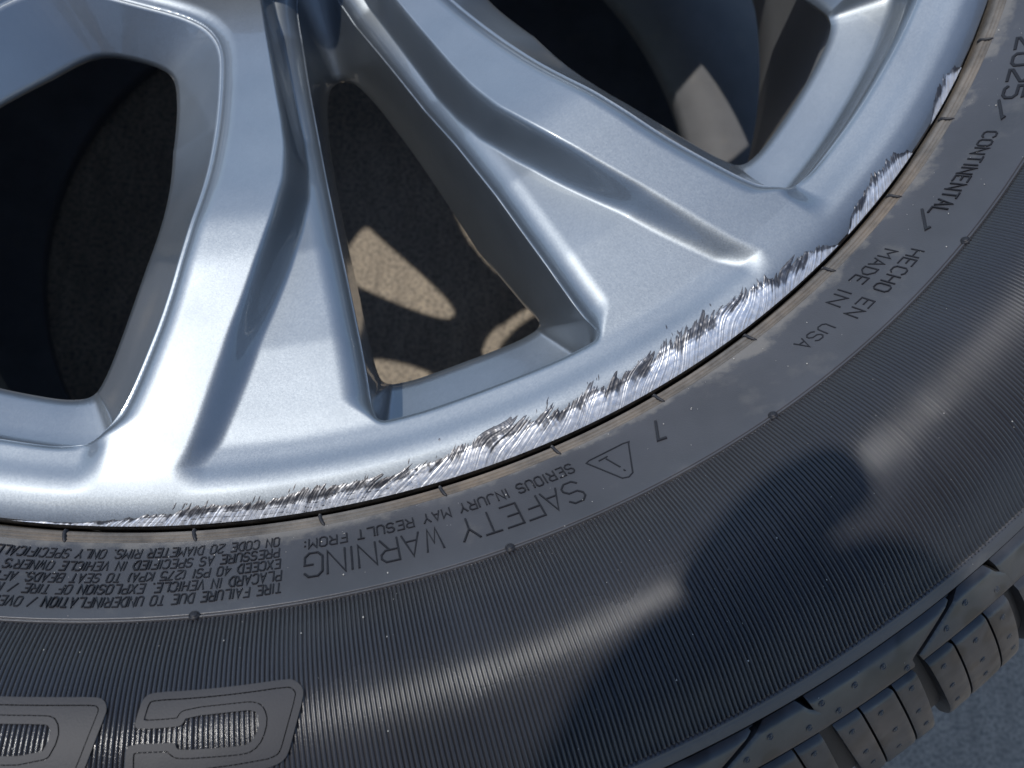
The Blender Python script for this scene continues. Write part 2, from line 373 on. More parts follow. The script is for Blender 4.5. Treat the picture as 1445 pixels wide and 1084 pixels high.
# ---- the kerb scrape
def vnoise(u, seed):
    rs = np.random.RandomState(seed); tab = rs.rand(8192); i = np.floor(u).astype(int); t = u - i; t = t * t * (3 - 2 * t)
    return tab[i % 8192] * (1 - t) + tab[(i + 1) % 8192] * t
EDGE = .2716
WT = [-93, -92, -89, -86, -83, -80, -76.7, -73, -70, -66, -63, -61, -58, -56, -53, -50, -46, -43.4, -42, -41.2, -40.6, -39.8, -37, -35, -33.6, -33, -31, -29.5, -27.5, -26.2, -25.6]
WW = [0, .3, .9, 3.0, 4.6, 4.8, 6.0, 5.4, 7.6, 9.0, 7.4, 9.2, 8.0, 10.2, 10.6, 9.0, 6.8, 4.5, 1.6, -.6, -.6, 3.2, 6.2, 5.6, 2.6, -.8, -.8, 3.4, 4.2, 1.6, -.6]
na, nq = 2000, 64
th = np.linspace(-93, -25, na); qq = np.linspace(0, 14, nq)
TH, QQ = np.meshgrid(th, qq, indexing='ij'); arc = np.radians(TH) * 270 + 2000
slant = (1.05 + 1.1 * (vnoise(arc / 11., 61) - .5)) * QQ + .03 * QQ ** 2
u = arc - slant
Wd = np.interp(TH - slant / 270 * 57.3 * .5, WT, WW)
spike = .56 + .30 * vnoise(u / 1.9, 11) + .24 * vnoise(u / .7, 12) + .12 * vnoise(u / .3, 13) + .14 * vnoise(arc / 5.5, 14) * (vnoise(arc / .9, 15) - .3)
fld = (Wd * spike - QQ)
rsl = np.random.RandomState(17)
for c in list(zip(rsl.uniform(-86, -45, 34), rsl.uniform(.75, 1.25, 34), rsl.uniform(.5, 1.5, 34), rsl.uniform(.10, .24, 34))) + [(-62.6, 1.25, 2.6, .22), (-69.3, 1.35, .5, .35)]:
    qc = np.interp(c[0], WT, WW) * c[1]; ax = np.radians(TH - c[0]) * 270; ay = QQ - qc; tl = (ax * .62 + ay * .78); tp = (ax * .78 - ay * .62) + .12 * np.sin(tl * 2.)
    fld = np.maximum(fld, c[3] * (1 - np.abs(tl) / c[2]) - np.abs(tp))
lng = vnoise(u / .42 + 7 + .6 * vnoise(QQ / 1.3, 29), 21) * .45 + vnoise(u / .21, 22) * .35 + vnoise(u / .9 + 3, 23) * .25 + .5 * (vnoise(arc / .7, 27) * vnoise(QQ / .55, 28) - .25)
rel = QQ / np.maximum(Wd * .85, .5)
hgt = (.00007 + .00019 * (lng - .5)) * np.clip(fld / .6, 0, 1) + .00003
# gouged inner part of the scrape is dirty, the freshly rubbed edge is clean bright metal
clean = .92 - .80 * smooth01((rel - .42 - .35 * (vnoise(arc / 3., 33) - .5)) / .55) + (lng - .52) * .75 + .25 * (vnoise(arc / 6., 31) - .5) - .40 * smooth01((vnoise(u / 1.5, 34) - .60) / .2) * smooth01((rel - .15 - .5 * vnoise(arc / 4., 35)) / .3)
# a few long arcs where the kerb slid along
lines = np.abs(np.sin((QQ - .55 * vnoise(arc / 9., 41) * 9) * 2.4)) < .16
clean = np.where(lines & (TH < -71), clean - .45, clean)
R_ = EDGE - QQ / 1000; zz = np.interp(R_, *RING_T)
base = np.where(R_ > .262, zz, face_z(R_, TH - AXIS))
zt = base + hgt
aR = np.radians(TH)
V = np.stack([R_ * np.cos(aR), R_ * np.sin(aR), zt + H], -1).reshape(-1, 3)
T = tris(grid_faces(na, nq))[:, ::-1]
v, t, (cl,), _ = clip(V, T, fld.ravel(), [np.clip(clean, 0, 1).ravel()])
o = mesh_obj('kerb_scrape', v, t, SCRAPE, rim, attr=('scuff', cl)); o['label'] = 'jagged bright kerb scrape gouged along the rim edge'; o['kind'] = 'stuff'

# ------------------------------------------------------------------ tyre surface in (angle, s)
PR = np.array([(.2756, .0005), (.2850, .0105), (.2945, .020), (.306, .0292), (.319, .0338), (.333, .0336), (.347, .0275), (.352, .0243), (.3646, .014), (.378, -.001), (.3905, -.020), (.3955, -.036), (.397, -.055)])
def catmull(p, n=40):
    Q = np.vstack([2 * p[0] - p[1], p, 2 * p[-1] - p[-2]]); o = []
    for i in range(1, len(Q) - 2):
        t = np.linspace(0, 1, n, endpoint=False)[:, None]; a, b, c, d = Q[i - 1:i + 3]
        o.append(.5 * (2 * b + (c - a) * t + (2 * a - 5 * b + 4 * c - d) * t * t + (3 * b - a - 3 * c + d) * t ** 3))
    return np.vstack(o + [p[-1:]])
PT = catmull(PR); PS = np.r_[0, np.cumsum(np.hypot(*np.diff(PT, axis=0).T))] * 1000
PN = np.gradient(PT, axis=0); PN = np.stack([-PN[:, 1], PN[:, 0]], 1); PN /= np.linalg.norm(PN, axis=1)[:, None]
def tyre_pt(ang, s, h=0.):
    """ang degrees, s mm along the profile from the bead line, h mm proud of the surface"""
    ang = np.asarray(ang, float); s = np.asarray(s, float)
    r = np.interp(s, PS, PT[:, 0]) + np.interp(s, PS, PN[:, 0]) * h / 1000; z = np.interp(s, PS, PT[:, 1]) + np.interp(s, PS, PN[:, 1]) * h / 1000
    a = np.radians(ang); return np.stack([r * np.cos(a), r * np.sin(a), z + H], -1)
def s_r(s): return np.interp(s, PS, PT[:, 0])
# sidewall sheet, dipping under the ribs and under the tread blocks
ss = np.unique(np.concatenate([np.linspace(-.01, 24, 60), np.linspace(24, 31, 140), np.linspace(31, 84, 50), np.linspace(84, 94, 60), np.linspace(94, PS[-1], 70)])); ss = np.clip(ss, 0, None)
hh = np.zeros_like(ss)
hh -= .42 * np.exp(-((ss - 26.75) / .17) ** 2)
hh -= .85 * smooth01((ss - 27.35) / .35) * smooth01((86.3 - ss) / .5)
hh += .12 * np.exp(-((ss - 86.9) / .35) ** 2)
hh -= 4.0 * smooth01((ss - 91.0) / .2)
na = 900; ang = np.linspace(0, 360, na, endpoint=False)
A_, S_ = np.meshgrid(ang, ss, indexing='ij')
V = tyre_pt(A_, S_, np.broadcast_to(hh, A_.shape)).reshape(-1, 3)
tyre = mesh_obj('tyre', V, grid_faces(na, len(ss), True)[:, ::-1], RUB, wheel)
tyre.data.materials.append(BLACK)  # dark groove floors: shade between the blocks put into the colour
fs = np.arange(len(ss) - 1); fm = np.tile((ss[:-1] > 90.9).astype(np.int32), na); tyre.data.polygons.foreach_set('material_index', fm)
tyre['label'] = 'black all season tyre with finely ribbed sidewall'
# tread face and lower sidewall
v, f = revolve([(PT[-1, 0] - .0022, PT[-1, 1]), (.3952, -.075), (.3960, -.115), (.3952, -.160), (.3925, -.190), (.385, -.215), (.360, -.246), (.330, -.2645), (.300, -.255), (.280, -.240), (.2715, -.232)], 360)
mesh_obj('tread_band', v, f[:, ::-1], TREAD, tyre)
# bead strip next to the rim with its fine moulding lines and dried dirt
bp = [(.2725, -.012), (.2730, -.0045), (.2733, -.0012), (.2737, -.00035), (.27425, -.0002), (.27445, -.00045), (.27465, -.0001), (.2751, .00025), (.2753, .0000), (.27545, .00035), (.2759, .0009), (.27605, .0004), (.2763, .0012)]
v, f = revolve(bp, 900); mesh_obj('bead_strip', v, f, BEADM, tyre)
# faded dirty zone just outside the bead strip belongs to the sidewall; dirt specks:
# fine radial ribs
PITCH = .191; nrib = int(215 / PITCH); a0 = -165
fr = np.array([0, .32, .42, .91]); hp_ = np.array([-.60, -.60, .16, .16])
ra = (np.arange(nrib)[:, None] + fr[None, :]).ravel() * PITCH + a0
rh = np.tile(hp_, nrib)
sv = np.concatenate([[27.45, 27.6, 27.9, 28.6], np.linspace(31, 84, 26), [85.2, 85.75, 86.05, 86.25]])
tap = np.concatenate([[-.45, .2, .75, 1.], np.ones(26), [1.15, 1.2, .7, -.45]])
A_, S_ = np.meshgrid(ra, sv, indexing='ij')
hh = np.where(rh[:, None] > 0, -.60 + .76 * np.clip(tap, -.05, 2)[None, :], -.60 + 0 * tap[None, :])
wob = .05 * np.random.RandomState(5).normal(0, 1, (nrib, 1)).repeat(4, 0) * (rh[:, None] > 0)
wear = (vnoise(A_ / 1.7 + 300, 71) * vnoise(S_ / 6. + A_ * .4 + 90, 72)); hh = hh - .20 * smooth01((wear - .38) / .25) * (rh[:, None] > 0) * ((S_ > 31) & (S_ < 84))
V = tyre_pt(A_, S_, hh + wob).reshape(-1, 3)
o = mesh_obj('radial_ribs', V, grid_faces(len(ra), len(sv))[:, ::-1], RIBM, tyre, smooth=False); o['kind'] = 'stuff'
# beads added at every rib end so the sun glints as white dots
oc = np.array([(1, 0, 0), (-1, 0, 0), (0, 1, 0), (0, -1, 0), (0, 0, 1), (0, 0, -1.)]); of = np.array([(0, 2, 4), (2, 1, 4), (1, 3, 4), (3, 0, 4), (2, 0, 5), (1, 2, 5), (3, 1, 5), (0, 3, 5)])
cs = tyre_pt(a0 + (np.arange(nrib) + .58) * PITCH, np.full(nrib, 86.35), .25)
rs = np.random.RandomState(9); sz = .00026 * (.7 + .6 * rs.rand(nrib))
V = (cs[:, None, :] + oc[None] * sz[:, None, None]).reshape(-1, 3); F = (of[None] + 6 * np.arange(nrib)[:, None, None]).reshape(-1, 3)
o = mesh_obj('rib_glint_beads', V, F, RIBM, tyre); o['kind'] = 'stuff'

# ---- general raised patch on the tyre: outline(s) in (angle, s)
def patch(name, outline, mat, parent, h, step=.5, skirt=1.0, holes=(), top=None, lo=0., hi=9e9, smooth=False):
    poly = np.array(outline, float); am = poly[:, 0].mean(); sm_ = poly[:, 1].mean(); k = math.pi / 180 * s_r(sm_) * 1000
    loc = lambda p: np.column_stack([(np.asarray(p)[:, 0] - am) * k, np.asarray(p)[:, 1]])
    L = loc(poly); hl = [loc(np.array(q, float)) for q in holes]
    x0, y0 = L.min(0) - step; x1, y1 = L.max(0) + step
    gx = np.linspace(x0, x1, max(3, int((x1 - x0) / step) + 1)); gy = np.linspace(y0, y1, max(3, int((y1 - y0) / step) + 1))
    GX, GY = np.meshgrid(gx, gy, indexing='ij'); X = np.stack([GX, GY], -1).reshape(-1, 2)
    d = sdf(X, L)
    for q in hl: d = np.minimum(d, -sdf(X, q))
    fld = np.minimum(d - lo, hi - d)
    T = tris(grid_faces(len(gx), len(gy)))
    X2, T, (d2,), E = clip(X, T, fld, [d])
    hh = np.full(len(X2), h) if top is None else top(X2[:, 0] / k + am, X2[:, 1], d2)
    Vt = tyre_pt(X2[:, 0] / k + am, X2[:, 1], hh)
    if len(E):
        eb, inv = np.unique(E.ravel(), return_inverse=True); low = tyre_pt(X2[eb, 0] / k + am, X2[eb, 1], hh[eb] - skirt)
        n0 = len(Vt); top2 = Vt[eb]; V = np.vstack([Vt, top2, low]); e = inv.reshape(-1, 2); m1, m2 = n0, n0 + len(eb)
        sk = np.stack([e[:, 0] + m1, e[:, 1] + m1, e[:, 1] + m2, e[:, 0] + m2], 1)
        T = np.vstack([T[:, ::-1], tris(sk)])
    else: V = Vt
    return mesh_obj(name, V, T, mat, parent, smooth=smooth)

# ---- moulded writing: a single-stroke alphabet on a 4 x 6 grid
G = {
'A': ['00 26 40', '0.8,2 3.2,2'], 'B': ['00 06 36 4,5 4,4 33 03', '33 4,2 4,1 30 00'], 'C': ['41 30 10 01 05 16 36 45'], 'D': ['00 06 26 44 42 20 00'],
'E': ['40 00 06 46', '03 33'], 'F': ['00 06 46', '03 33'], 'G': ['45 36 16 05 01 10 30 41 43 23'], 'H': ['00 06', '40 46', '03 43'], 'I': ['20 26'],
'J': ['01 10 30 41 46'], 'K': ['00 06', '46 03 40'], 'L': ['06 00 40'], 'M': ['00 06 23 46 40'], 'N': ['00 06 40 46'], 'O': ['10 01 05 16 36 45 41 30 10'],
'P': ['00 06 36 45 44 33 03'], 'R': ['00 06 36 45 44 33 03', '23 40'], 'S': ['01 10 30 41 42 33 13 04 05 16 36 45'], 'T': ['20 26', '06 46'],
'U': ['06 01 10 30 41 46'], 'V': ['06 20 46'], 'W': ['06 10 24 30 46'], 'X': ['00 46', '06 40'], 'Y': ['06 23 46', '23 20'], 'Z': ['06 46 00 40'],
'0': ['10 01 05 16 36 45 41 30 10'], '2': ['05 16 36 45 44 01 00 40'], '4': ['30 36 02 42'], '5': ['46 06 04 34 43 41 30 10 01'], '7': ['06 46 10'],
'.': ['2,0 2,0.6'], ':': ['2,1 2,1.7', '2,4 2,4.7'], '/': ['00 46'], '(': ['30 21 25 36'], ')': ['10 21 25 16'], "'": ['26 24.6'.replace('24.6', '2,4.6')], '!': ['22 26', '2,0 2,0.7']}
def glyph(ch):
    out = []
    for st in G.get(ch, []):
        pl = []
        for tk in st.split():
            pl.append(tuple(float(q) for q in tk.split(',')) if ',' in tk else (float(tk[0]), float(tk[1])))
        out.append(pl)
    return out
def strokes_mesh(name, lines, width, h, mat, parent, closed=False):
    """lines: lists of (angle, s); every stroke becomes a raised mitred bar with sloping sides"""
    V, F = [], []
    for li, pl in enumerate(lines):
        p = np.array(pl, float); k = math.pi / 180 * s_r(p[:, 1].mean()) * 1000; q = np.column_stack([p[:, 0] * k, p[:, 1]])
        cl = len(q) > 2 and np.allclose(q[0], q[-1])
        if cl: q = q[:-1]
        n = len(q); off = []
        for i in range(n):
            a = q[i] - q[i - 1] if (i > 0 or cl) else q[1] - q[0]; b = q[(i + 1) % n] - q[i] if (i < n - 1 or cl) else q[-1] - q[-2]
            a = a / (np.linalg.norm(a) + 1e-9); b = b / (np.linalg.norm(b) + 1e-9); t = a + b
            if np.linalg.norm(t) < .3: t = np.array([-a[1], a[0]])
            t /= np.linalg.norm(t) + 1e-9; nv = np.array([-t[1], t[0]]); c = max(.45, abs(nv @ np.array([-a[1], a[0]]))); off.append(nv / c)
        off = np.array(off); hj = h + .012 * li
        b0 = len(V)
        for i in range(n):
            for f, hz in ((.80, -.25), (.5, hj), (-.5, hj), (-.80, -.25)):
                x = q[i] + off[i] * width * f; V.append(tyre_pt(x[0] / k, x[1], hz))
        for i in range(n if cl else n - 1):
            i2 = (i + 1) % n
            for c in range(3): F.append((b0 + 4 * i + c, b0 + 4 * i + c + 1, b0 + 4 * i2 + c + 1, b0 + 4 * i2 + c))
        if not cl: F.append((b0 + 3, b0 + 2, b0 + 1, b0)); e = b0 + 4 * (n - 1); F.append((e, e + 1, e + 2, e + 3))
    return mesh_obj(name, V, F, mat, parent, smooth=False)
def write(text, a_start, a_end, s0, s1, width=.34, h=.16, nvis=None, name='moulded_word', slant=0., lw=4.0, adv=5.6, mat=None):
    """letters stand with their tops outwards, reading clockwise; s0, s1 = (inner, outer) at the start and at the end"""
    adw = lambda ch: {'I': .9, '.': .9, ':': .9, "'": .9, '(': 1.6, ')': 1.6, ' ': 2.6, 'M': 4.4, 'W': 4.4}.get(ch, lw); gap = adv - lw
    x0s = np.r_[0, np.cumsum([adw(ch) + gap for ch in text])]; n = nvis or len(text); tot = x0s[n] - gap; words, cur = [], []
    for i, ch in enumerate(text + ' '):
        if ch == ' ':
            if cur: words.append(cur); cur = []
            continue
        aw = adw(ch); narrow = ch in "I.:'"
        for pl in glyph(ch):
            q = []
            for gx, gy in pl:
                gx = (gx - 2) * .5 + .45 if narrow else ((gx - 1) * aw / 2 if ch in '()' else gx * aw / 4)
                x = (x0s[i] + gx + slant * gy) / tot; a = a_start + (a_end - a_start) * x
                si = s0[0] + (s1[0] - s0[0]) * x; so_ = s0[1] + (s1[1] - s0[1]) * x; q.append((a, si + (so_ - si) * gy / 6))
            cur.append(q)
    for wd in words: strokes_mesh(name, wd, width, h, mat or WORD, tyre)
write('SAFETY WARNING', -63.4, -77.45, (12.84, 21.0), (10.9, 19.4), .42, .22, lw=4.6, adv=5.9)
write('SERIOUS INJURY MAY RESULT FROM:', -63.1, -77.5, (5.9, 9.8), (5.45, 8.9), .34, .22)
write('TIRE FAILURE DUE TO UNDERINFLATION / OVERLOADING', -78.5, -91.05, (19.8, 23.0), (20.3, 23.2), .31, .24, nvis=40)
write('PLACARD IN VEHICLE. EXPLOSION OF TIRE / RIM', -78.55, -91.6, (15.5, 18.9), (16.1, 18.9), .31, .24, nvis=41)
write('EXCEED 40 PSI (275 KPA) TO SEAT BEADS. AFTER', -78.65, -92.0, (11.3, 14.5), (12.4, 15.2), .31, .24, nvis=42)
write("PRESSURE AS SPECIFIED IN VEHICLE OWNER'S", -78.75, -91.95, (7.0, 10.25), (8.2, 11.2), .31, .24, nvis=40)
write('ON CODE 20 DIAMETER RIMS. ONLY SPECIFICALLY', -78.8, -92.8, (2.8, 6.1), (3.5, 6.7), .31, .24, nvis=42)
write('CONTINENTAL', -31.0, -37.55, (12.1, 15.8), (11.8, 16.6), .42, .28)
write('2025', -23.55, -28.35, (8.0, 13.6), (11.6, 17.2), .75, .3, lw=4.2, adv=5.8)
write('HECHO', -40.35, -43.7, (15.4, 19.4), (14.95, 19.6), .34, .22)
write('EN', -44.5, -45.9, (14.8, 18.9), (14.7, 19.1), .34, .22)
write('MADE', -40.75, -43.65, (8.4, 12.4), (6.9, 11.4), .34, .22)
write('IN', -44.4, -45.6, (6.4, 11.1), (7.2, 12.0), .34, .22)
write('USA', -47.0, -49.05, (12.3, 16.4), (11.0, 15.4), .36, .14)
for q in ([(-57.82, 6.05), (-58.53, 13.27), (-58.08, 13.9)], [(-37.37, 9.45), (-38.78, 14.9), (-38.55, 15.6)], [(-28.52, 11.1), (-29.95, 14.8), (-29.78, 15.3)]):
    strokes_mesh('separator_mark', [q], .62, .45, BLACK, tyre)
tri = np.array([(-62.35, 8.6), (-62.15, 8.05), (-60.1, 7.8), (-59.75, 8.2), (-59.85, 8.9), (-60.75, 19.5), (-61.05, 20.3), (-61.35, 19.7)])
strokes_mesh('warning_symbol', [[tuple(p) for p in tri] + [tuple(tri[0])], [(-61.35, 10.3), (-61.05, 15.6)], [(-61.0, 17.0), (-60.98, 17.7)], [(-61.75, 9.9), (-61.2, 9.7)]], .36, .14, WORD, tyre)
# large raised letters on the ribs: a bordered plateau each
CO = [(-78.07, 46.75), (-77.77, 47.55), (-77.54, 49.12), (-77.53, 50.94), (-78.02, 58.09), (-78.29, 61.87), (-78.56, 63.16), (-79.13, 63.8), (-83.6, 63.9), (-84.05, 63.0), (-84.1, 57.79), (-84.01, 56.16), (-82.6, 56.47), (-82.31, 56.62),
      (-82.28, 57.85), (-81.91, 58.21), (-81.12, 58.39), (-79.98, 58.73), (-79.64, 58.53), (-79.4, 57.19), (-79.23, 54.52), (-79.31, 52.73), (-79.46, 52.14), (-79.78, 51.88), (-81.95, 51.72), (-82.08, 53.21), (-82.28, 53.57),
      (-83.72, 53.38), (-83.85, 52.72), (-83.78, 50.55), (-83.69, 48.04), (-83.52, 46.63), (-83.17, 46.21), (-81.78, 46.48), (-79.97, 46.67)]
OO = [(-84.95, 48.7), (-85.15, 46.9), (-85.6, 46.35), (-89.5, 46.2), (-91.0, 46.4), (-91.6, 47.5), (-92.3, 60.5), (-91.9, 63), (-91, 63.8), (-86.2, 63.8), (-85.65, 62.5), (-85.48, 60.25), (-85.0, 50.7)]
OI = [(-86.95, 52.0), (-86.85, 54.3), (-87.1, 57.6), (-90.2, 57.9), (-90.3, 56), (-90.1, 52), (-89.8, 51.6), (-87.2, 51.6)]
for out, holes in ((chaikin(CO, 1), ()), (chaikin(OO, 2), (chaikin(OI, 1),))):
    b = patch('raised_letter', out, LETT, tyre, .62, .35, 1.1, holes, hi=1.55)
    patch('raised_letter', out, LETT, tyre, .50, .5, .9, holes, lo=1.78)

# ---- small moulding marks
def lathe_mesh(name, prof, n, mat):
    a = np.linspace(0, 2 * math.pi, n, endpoint=False); p = np.array(prof)
    V = np.stack([np.cos(a)[:, None] * p[None, :, 0], np.sin(a)[:, None] * p[None, :, 0], np.broadcast_to(p[None, :, 1], (n, len(p)))], -1).reshape(-1, 3)
    o = mesh_obj(name, V, grid_faces(n, len(p), True), mat); return o
def frame_at(ang, s, h=0.):
    p = Vector(tyre_pt(ang, s, h)); pt = (Vector(tyre_pt(ang + .05, s, h)) - p).normalized(); ps = (Vector(tyre_pt(ang, s + .2, h)) - p).normalized()
    nz = ps.cross(pt).normalized() if ps.cross(pt).z > 0 else pt.cross(ps).normalized()
    M = Matrix((pt, nz.cross(pt), nz)).transposed().to_4x4(); M.translation = p; return M
def place(proto, name, mats, parent):
    proto.parent = parent; proto.matrix_local = mats[0]
    for M in mats[1:]: share(name, proto.data, parent, M)
dot = lathe_mesh('mould_dot', [(.00001, .0006), (.0007, .0006), (.00088, .00045), (.00098, -.0001), (.00105, .0002), (.0012, .0002), (.00125, -.0006)], 20, BLACK)
place(dot, 'mould_dot', [frame_at(-39.0 - 14.42 * k, 27.0, .1) for k in range(-2, 6)], tyre)
# grooves' raised ticks across the bead strip
tk = []
for i, t in enumerate(np.linspace(0, 1, 7)): tk.append((.2727 + .0036 * t, -.0012 + .0016 * math.sin(t * 1.5) + .0003, .0011 * t * t))
V, F = [], []
for i, (r, z, y) in enumerate(tk):
    wd = .00042 if i not in (0, 6) else .0002
    for dy, dz in ((-wd * 1.4, -.0012), (-wd, .00015), (0, .00050), (wd, .00022), (wd * 1.4, -.0012)): V.append((r, y + dy, z + H + dz))
for i in range(6):
    for c in range(4): F.append((5 * i + c, 5 * (i + 1) + c, 5 * (i + 1) + c + 1, 5 * i + c + 1))
F += [(0, 1, 2, 3, 4), (34, 33, 32, 31, 30)]
tick = mesh_obj('bead_tick', V, F, BLACK)
place(tick, 'bead_tick', [Matrix.Rotation(rad(-90.0 + 6.655 * k), 4, 'Z') for k in range(-1, 53)], tyre)

# grit and dust specks lying on the sidewall
P = Mat('grit'); P.set(Base_Color=(.50, .47, .42), Roughness=.8); GRIT = P.m
rs = np.random.RandomState(23); ng = 260
sg = np.where(rs.rand(ng) < .35, rs.uniform(1, 27, ng), rs.uniform(30, 104, ng)); ag = rs.uniform(-100, -22, ng)
cs = tyre_pt(ag, sg, .22); sz = .00008 + .00017 * rs.rand(ng) ** 3
V = (cs[:, None, :] + oc[None] * (sz[:, None, None] * (.6 + .8 * rs.rand(ng, 6, 1)))).reshape(-1, 3); F = (of[None] + 6 * np.arange(ng)[:, None, None]).reshape(-1, 3)
o = mesh_obj('grit', V, F, GRIT, tyre, smooth=False); o['kind'] = 'stuff'

# ---- shoulder blocks
def block_top(ch, s_top):
    return lambda a, s, d: .0 - .95 * np.clip(1 - (s - s_top) / ch, 0, 1) - .25 * np.clip(1 - d / .5, 0, 1)
pin = lathe_mesh('pin_mark', [(.00001, .00028), (.00028, .00024), (.00048, .00004), (.00062, .00002), (.00074, .00020), (.00090, .00016), (.00105, -.0003)], 16, TREAD)
pins = []
for k in range(-4, 4):
    d = 9.42 * k
    X1 = [(-59.2, 92.9), (-51.95, 92.9), (-54.45, 103.0), (-54.35, 106.2), (-58.62, 106.2)]
    Y1 = [(-51.58, 92.9), (-50.14, 92.9), (-49.75, 97.0), (-49.25, 99.6), (-48.85, 106.2), (-53.95, 106.2), (-54.1, 103.3)]
    for Pg in (X1, Y1): patch('shoulder_block', [(a + d, s) for a, s in Pg], TREAD, tyre, 0, .9, 3.6, top=block_top(2.0, 92.9))
    if k in (-1, 0): pins += [(a + d, s) for a, s in ((-58.64, 97.), (-58.03, 102.7), (-57.13, 97.9), (-55.78, 98.2), (-54.77, 104.2), (-51.55, 97.9), (-52.66, 101.2), (-49.95, 102.3))]
sl_ = 1.15 / 34
cuts = []
for k in range(-5, 5):
    d = 9.42 * k
    for a, wd in ((-58.62, .30), (-57.10, .05), (-55.53, .05), (-54.1, .30), (-52.45, .05), (-50.70, .05)): cuts.append((a + d, wd))
cuts.sort()
for (a, wa), (b, wb) in zip(cuts[:-1], cuts[1:]):
    if b < -92 or a > -25: continue
    a1, b1 = a + wa, b - wb; e = (.0 if wa < .1 else .14, .0 if wb < .1 else .14)
    Pg = [(a1, 108.3), (b1, 108.3), (b1 + sl_ * 36 - e[1], 144), (b1 + sl_ * 36 - e[1] + .9, 172), (a1 + sl_ * 36 + e[0] + .9, 172), (a1 + sl_ * 36 + e[0], 144)]
    patch('tread_block', Pg, TREAD, tyre, 0, 1.1, 3.8, top=block_top(1.8, 108.3), smooth=False)
    if -62 < a < -46:
        mid = (a1 + b1) / 2
        pins += [(mid + random.uniform(-.15, .1) + (s - 108) * sl_, s) for s in (114 + random.uniform(-1, 1.5), 128 + random.uniform(-1, 1), 141 + random.uniform(-2, 1))]
place(pin, 'pin_mark', [frame_at(a, s, .02) for a, s in pins], tyre)

# ------------------------------------------------------------------ unseen tyre added underneath as support, thinned to let sky light in
def tyre_section(z0):
    return [(.262, .040), (.2640, .016), (.285, .004), (.315, .0005), (.345, .004), (.372, .020), (.386, .040), (.393, .060), (.395, .085), (.386, .0855), (.386, .094), (.3955, .0945), (.396, .132), (.387, .1325), (.387, .150), (.396, .1505),
            (.3955, .188), (.386, .1885), (.386, .197), (.395, .1975), (.393, .224), (.386, .244), (.372, .264), (.345, .280), (.315, .2845), (.285, .280), (.2640, .268), (.2600, .250), (.285, .235), (.345, .215), (.368, .14), (.345, .07), (.285, .05), (.262, .040)]
v, f = revolve(tyre_section(0), 240); v[:, 2] = (v[:, 2] - H) * .66
lower = mesh_obj('tyre', v, f, PALED); lower['label'] = 'unseen bare tyre added under the silver wheel, supporting it and blocking side light'; lower['category'] = 'tyre'

P = Mat('timber'); gr = P.noise(60, 5, .6, stretch=(1, 12, 6)); P.set(Base_Color=P.mix(P.ramp(gr, [(.35, 0.), (.65, 1.)]), (.22, .14, .08), (.38, .27, .16)), Roughness=.8, Normal=P.bump(gr, .3, .001)); TIMBER = P.m
bv = np.array([(x, y, z) for z in (-1, 1) for y in (-1, 1) for x in (-1, 1)], float)  # unseen blocks added to open a gap that lets sky light in
for k, (a, lab) in enumerate(((-75, 'unseen timber block added for a light gap, nearest the scraped edge'), (55, 'unseen timber block added for a light gap, at the right side'), (170, 'unseen timber block added for a light gap, at the upper left side'))):
    bmh = (H - .2645 - .2845 * .66) / 2 + .0005
    c = bv * [.036, .045, bmh]; b = mesh_obj('added_timber_block', c, [(0, 2, 3, 1), (4, 5, 7, 6), (0, 1, 5, 4), (2, 6, 7, 3), (0, 4, 6, 2), (1, 3, 7, 5)], TIMBER, smooth=False)
    b.rotation_euler.z = rad(a); b.location = (.322 * math.cos(rad(a)), .322 * math.sin(rad(a)), .2845 * .66 + bmh - .0005)
    b['label'] = lab; b['category'] = 'block'; b['group'] = 'unseen timber blocks added to open a light gap under the wheel'
    bvm = b.modifiers.new('bevel', 'BEVEL'); bvm.width = .002; bvm.segments = 2

# ------------------------------------------------------------------ the person bending over the wheel to take the picture (outside the frame; shades the tyre and the pavement)
P = Mat('skin'); P.set(Base_Color=(.42, .25, .18), Roughness=.5, Subsurface_Weight=.05); SKIN = P.m
P = Mat('navy_cotton'); P.set(Base_Color=(.022, .026, .045), Roughness=.9, Normal=P.bump(P.noise(900, 2), .3, .0006)); SHIRT = P.m
P = Mat('denim'); P.set(Base_Color=P.mix(P.noise(500, 3), (.025, .04, .085), (.06, .08, .14)), Roughness=.9); DENIM = P.m
P = Mat('dark_hair'); P.set(Base_Color=(.014, .010, .008), Roughness=.55); HAIR = P.m
P = Mat('shoe_leather'); P.set(Base_Color=(.03, .028, .027), Roughness=.5); SHOE = P.m
P = Mat('phone_glass'); P.set(Base_Color=(.02, .021, .024), Roughness=.15); PHONE = P.m
def skin_obj(name, pts, edges, radii, mat, parent=None, lev=2):
    me = bpy.data.meshes.new(name); me.from_pydata([tuple(p) for p in pts], edges, []); me.update()
    o = bpy.data.objects.new(name, me); COL.objects.link(o)
    sk = o.modifiers.new('skin', 'SKIN'); sk.use_smooth_shade = True
    if not me.skin_vertices: me.skin_vertices.new(name='')
    for i, r in enumerate(radii):
        sv_ = me.skin_vertices[0].data[i]; sv_.radius = (r if isinstance(r, tuple) else (r, r)); sv_.use_root = (i == 0)
    sb = o.modifiers.new('subdivision', 'SUBSURF'); sb.levels = lev; sb.render_levels = lev
    me.materials.append(mat)
    if parent: o.parent = parent
    return o
def chain(start, n): return [(start + i, start + i + 1) for i in range(n)]
pts = [(.01, -.88, .93), (.01, -.74, 1.08), (.0, -.55, 1.23), (.0, -.38, 1.34), (-.0, -.27, 1.395), (-.003, -.19, 1.43)]; rad_ = [(.16, .12), (.145, .11), (.16, .115), (.15, .10), .062, .058]
edges = chain(0, 5)
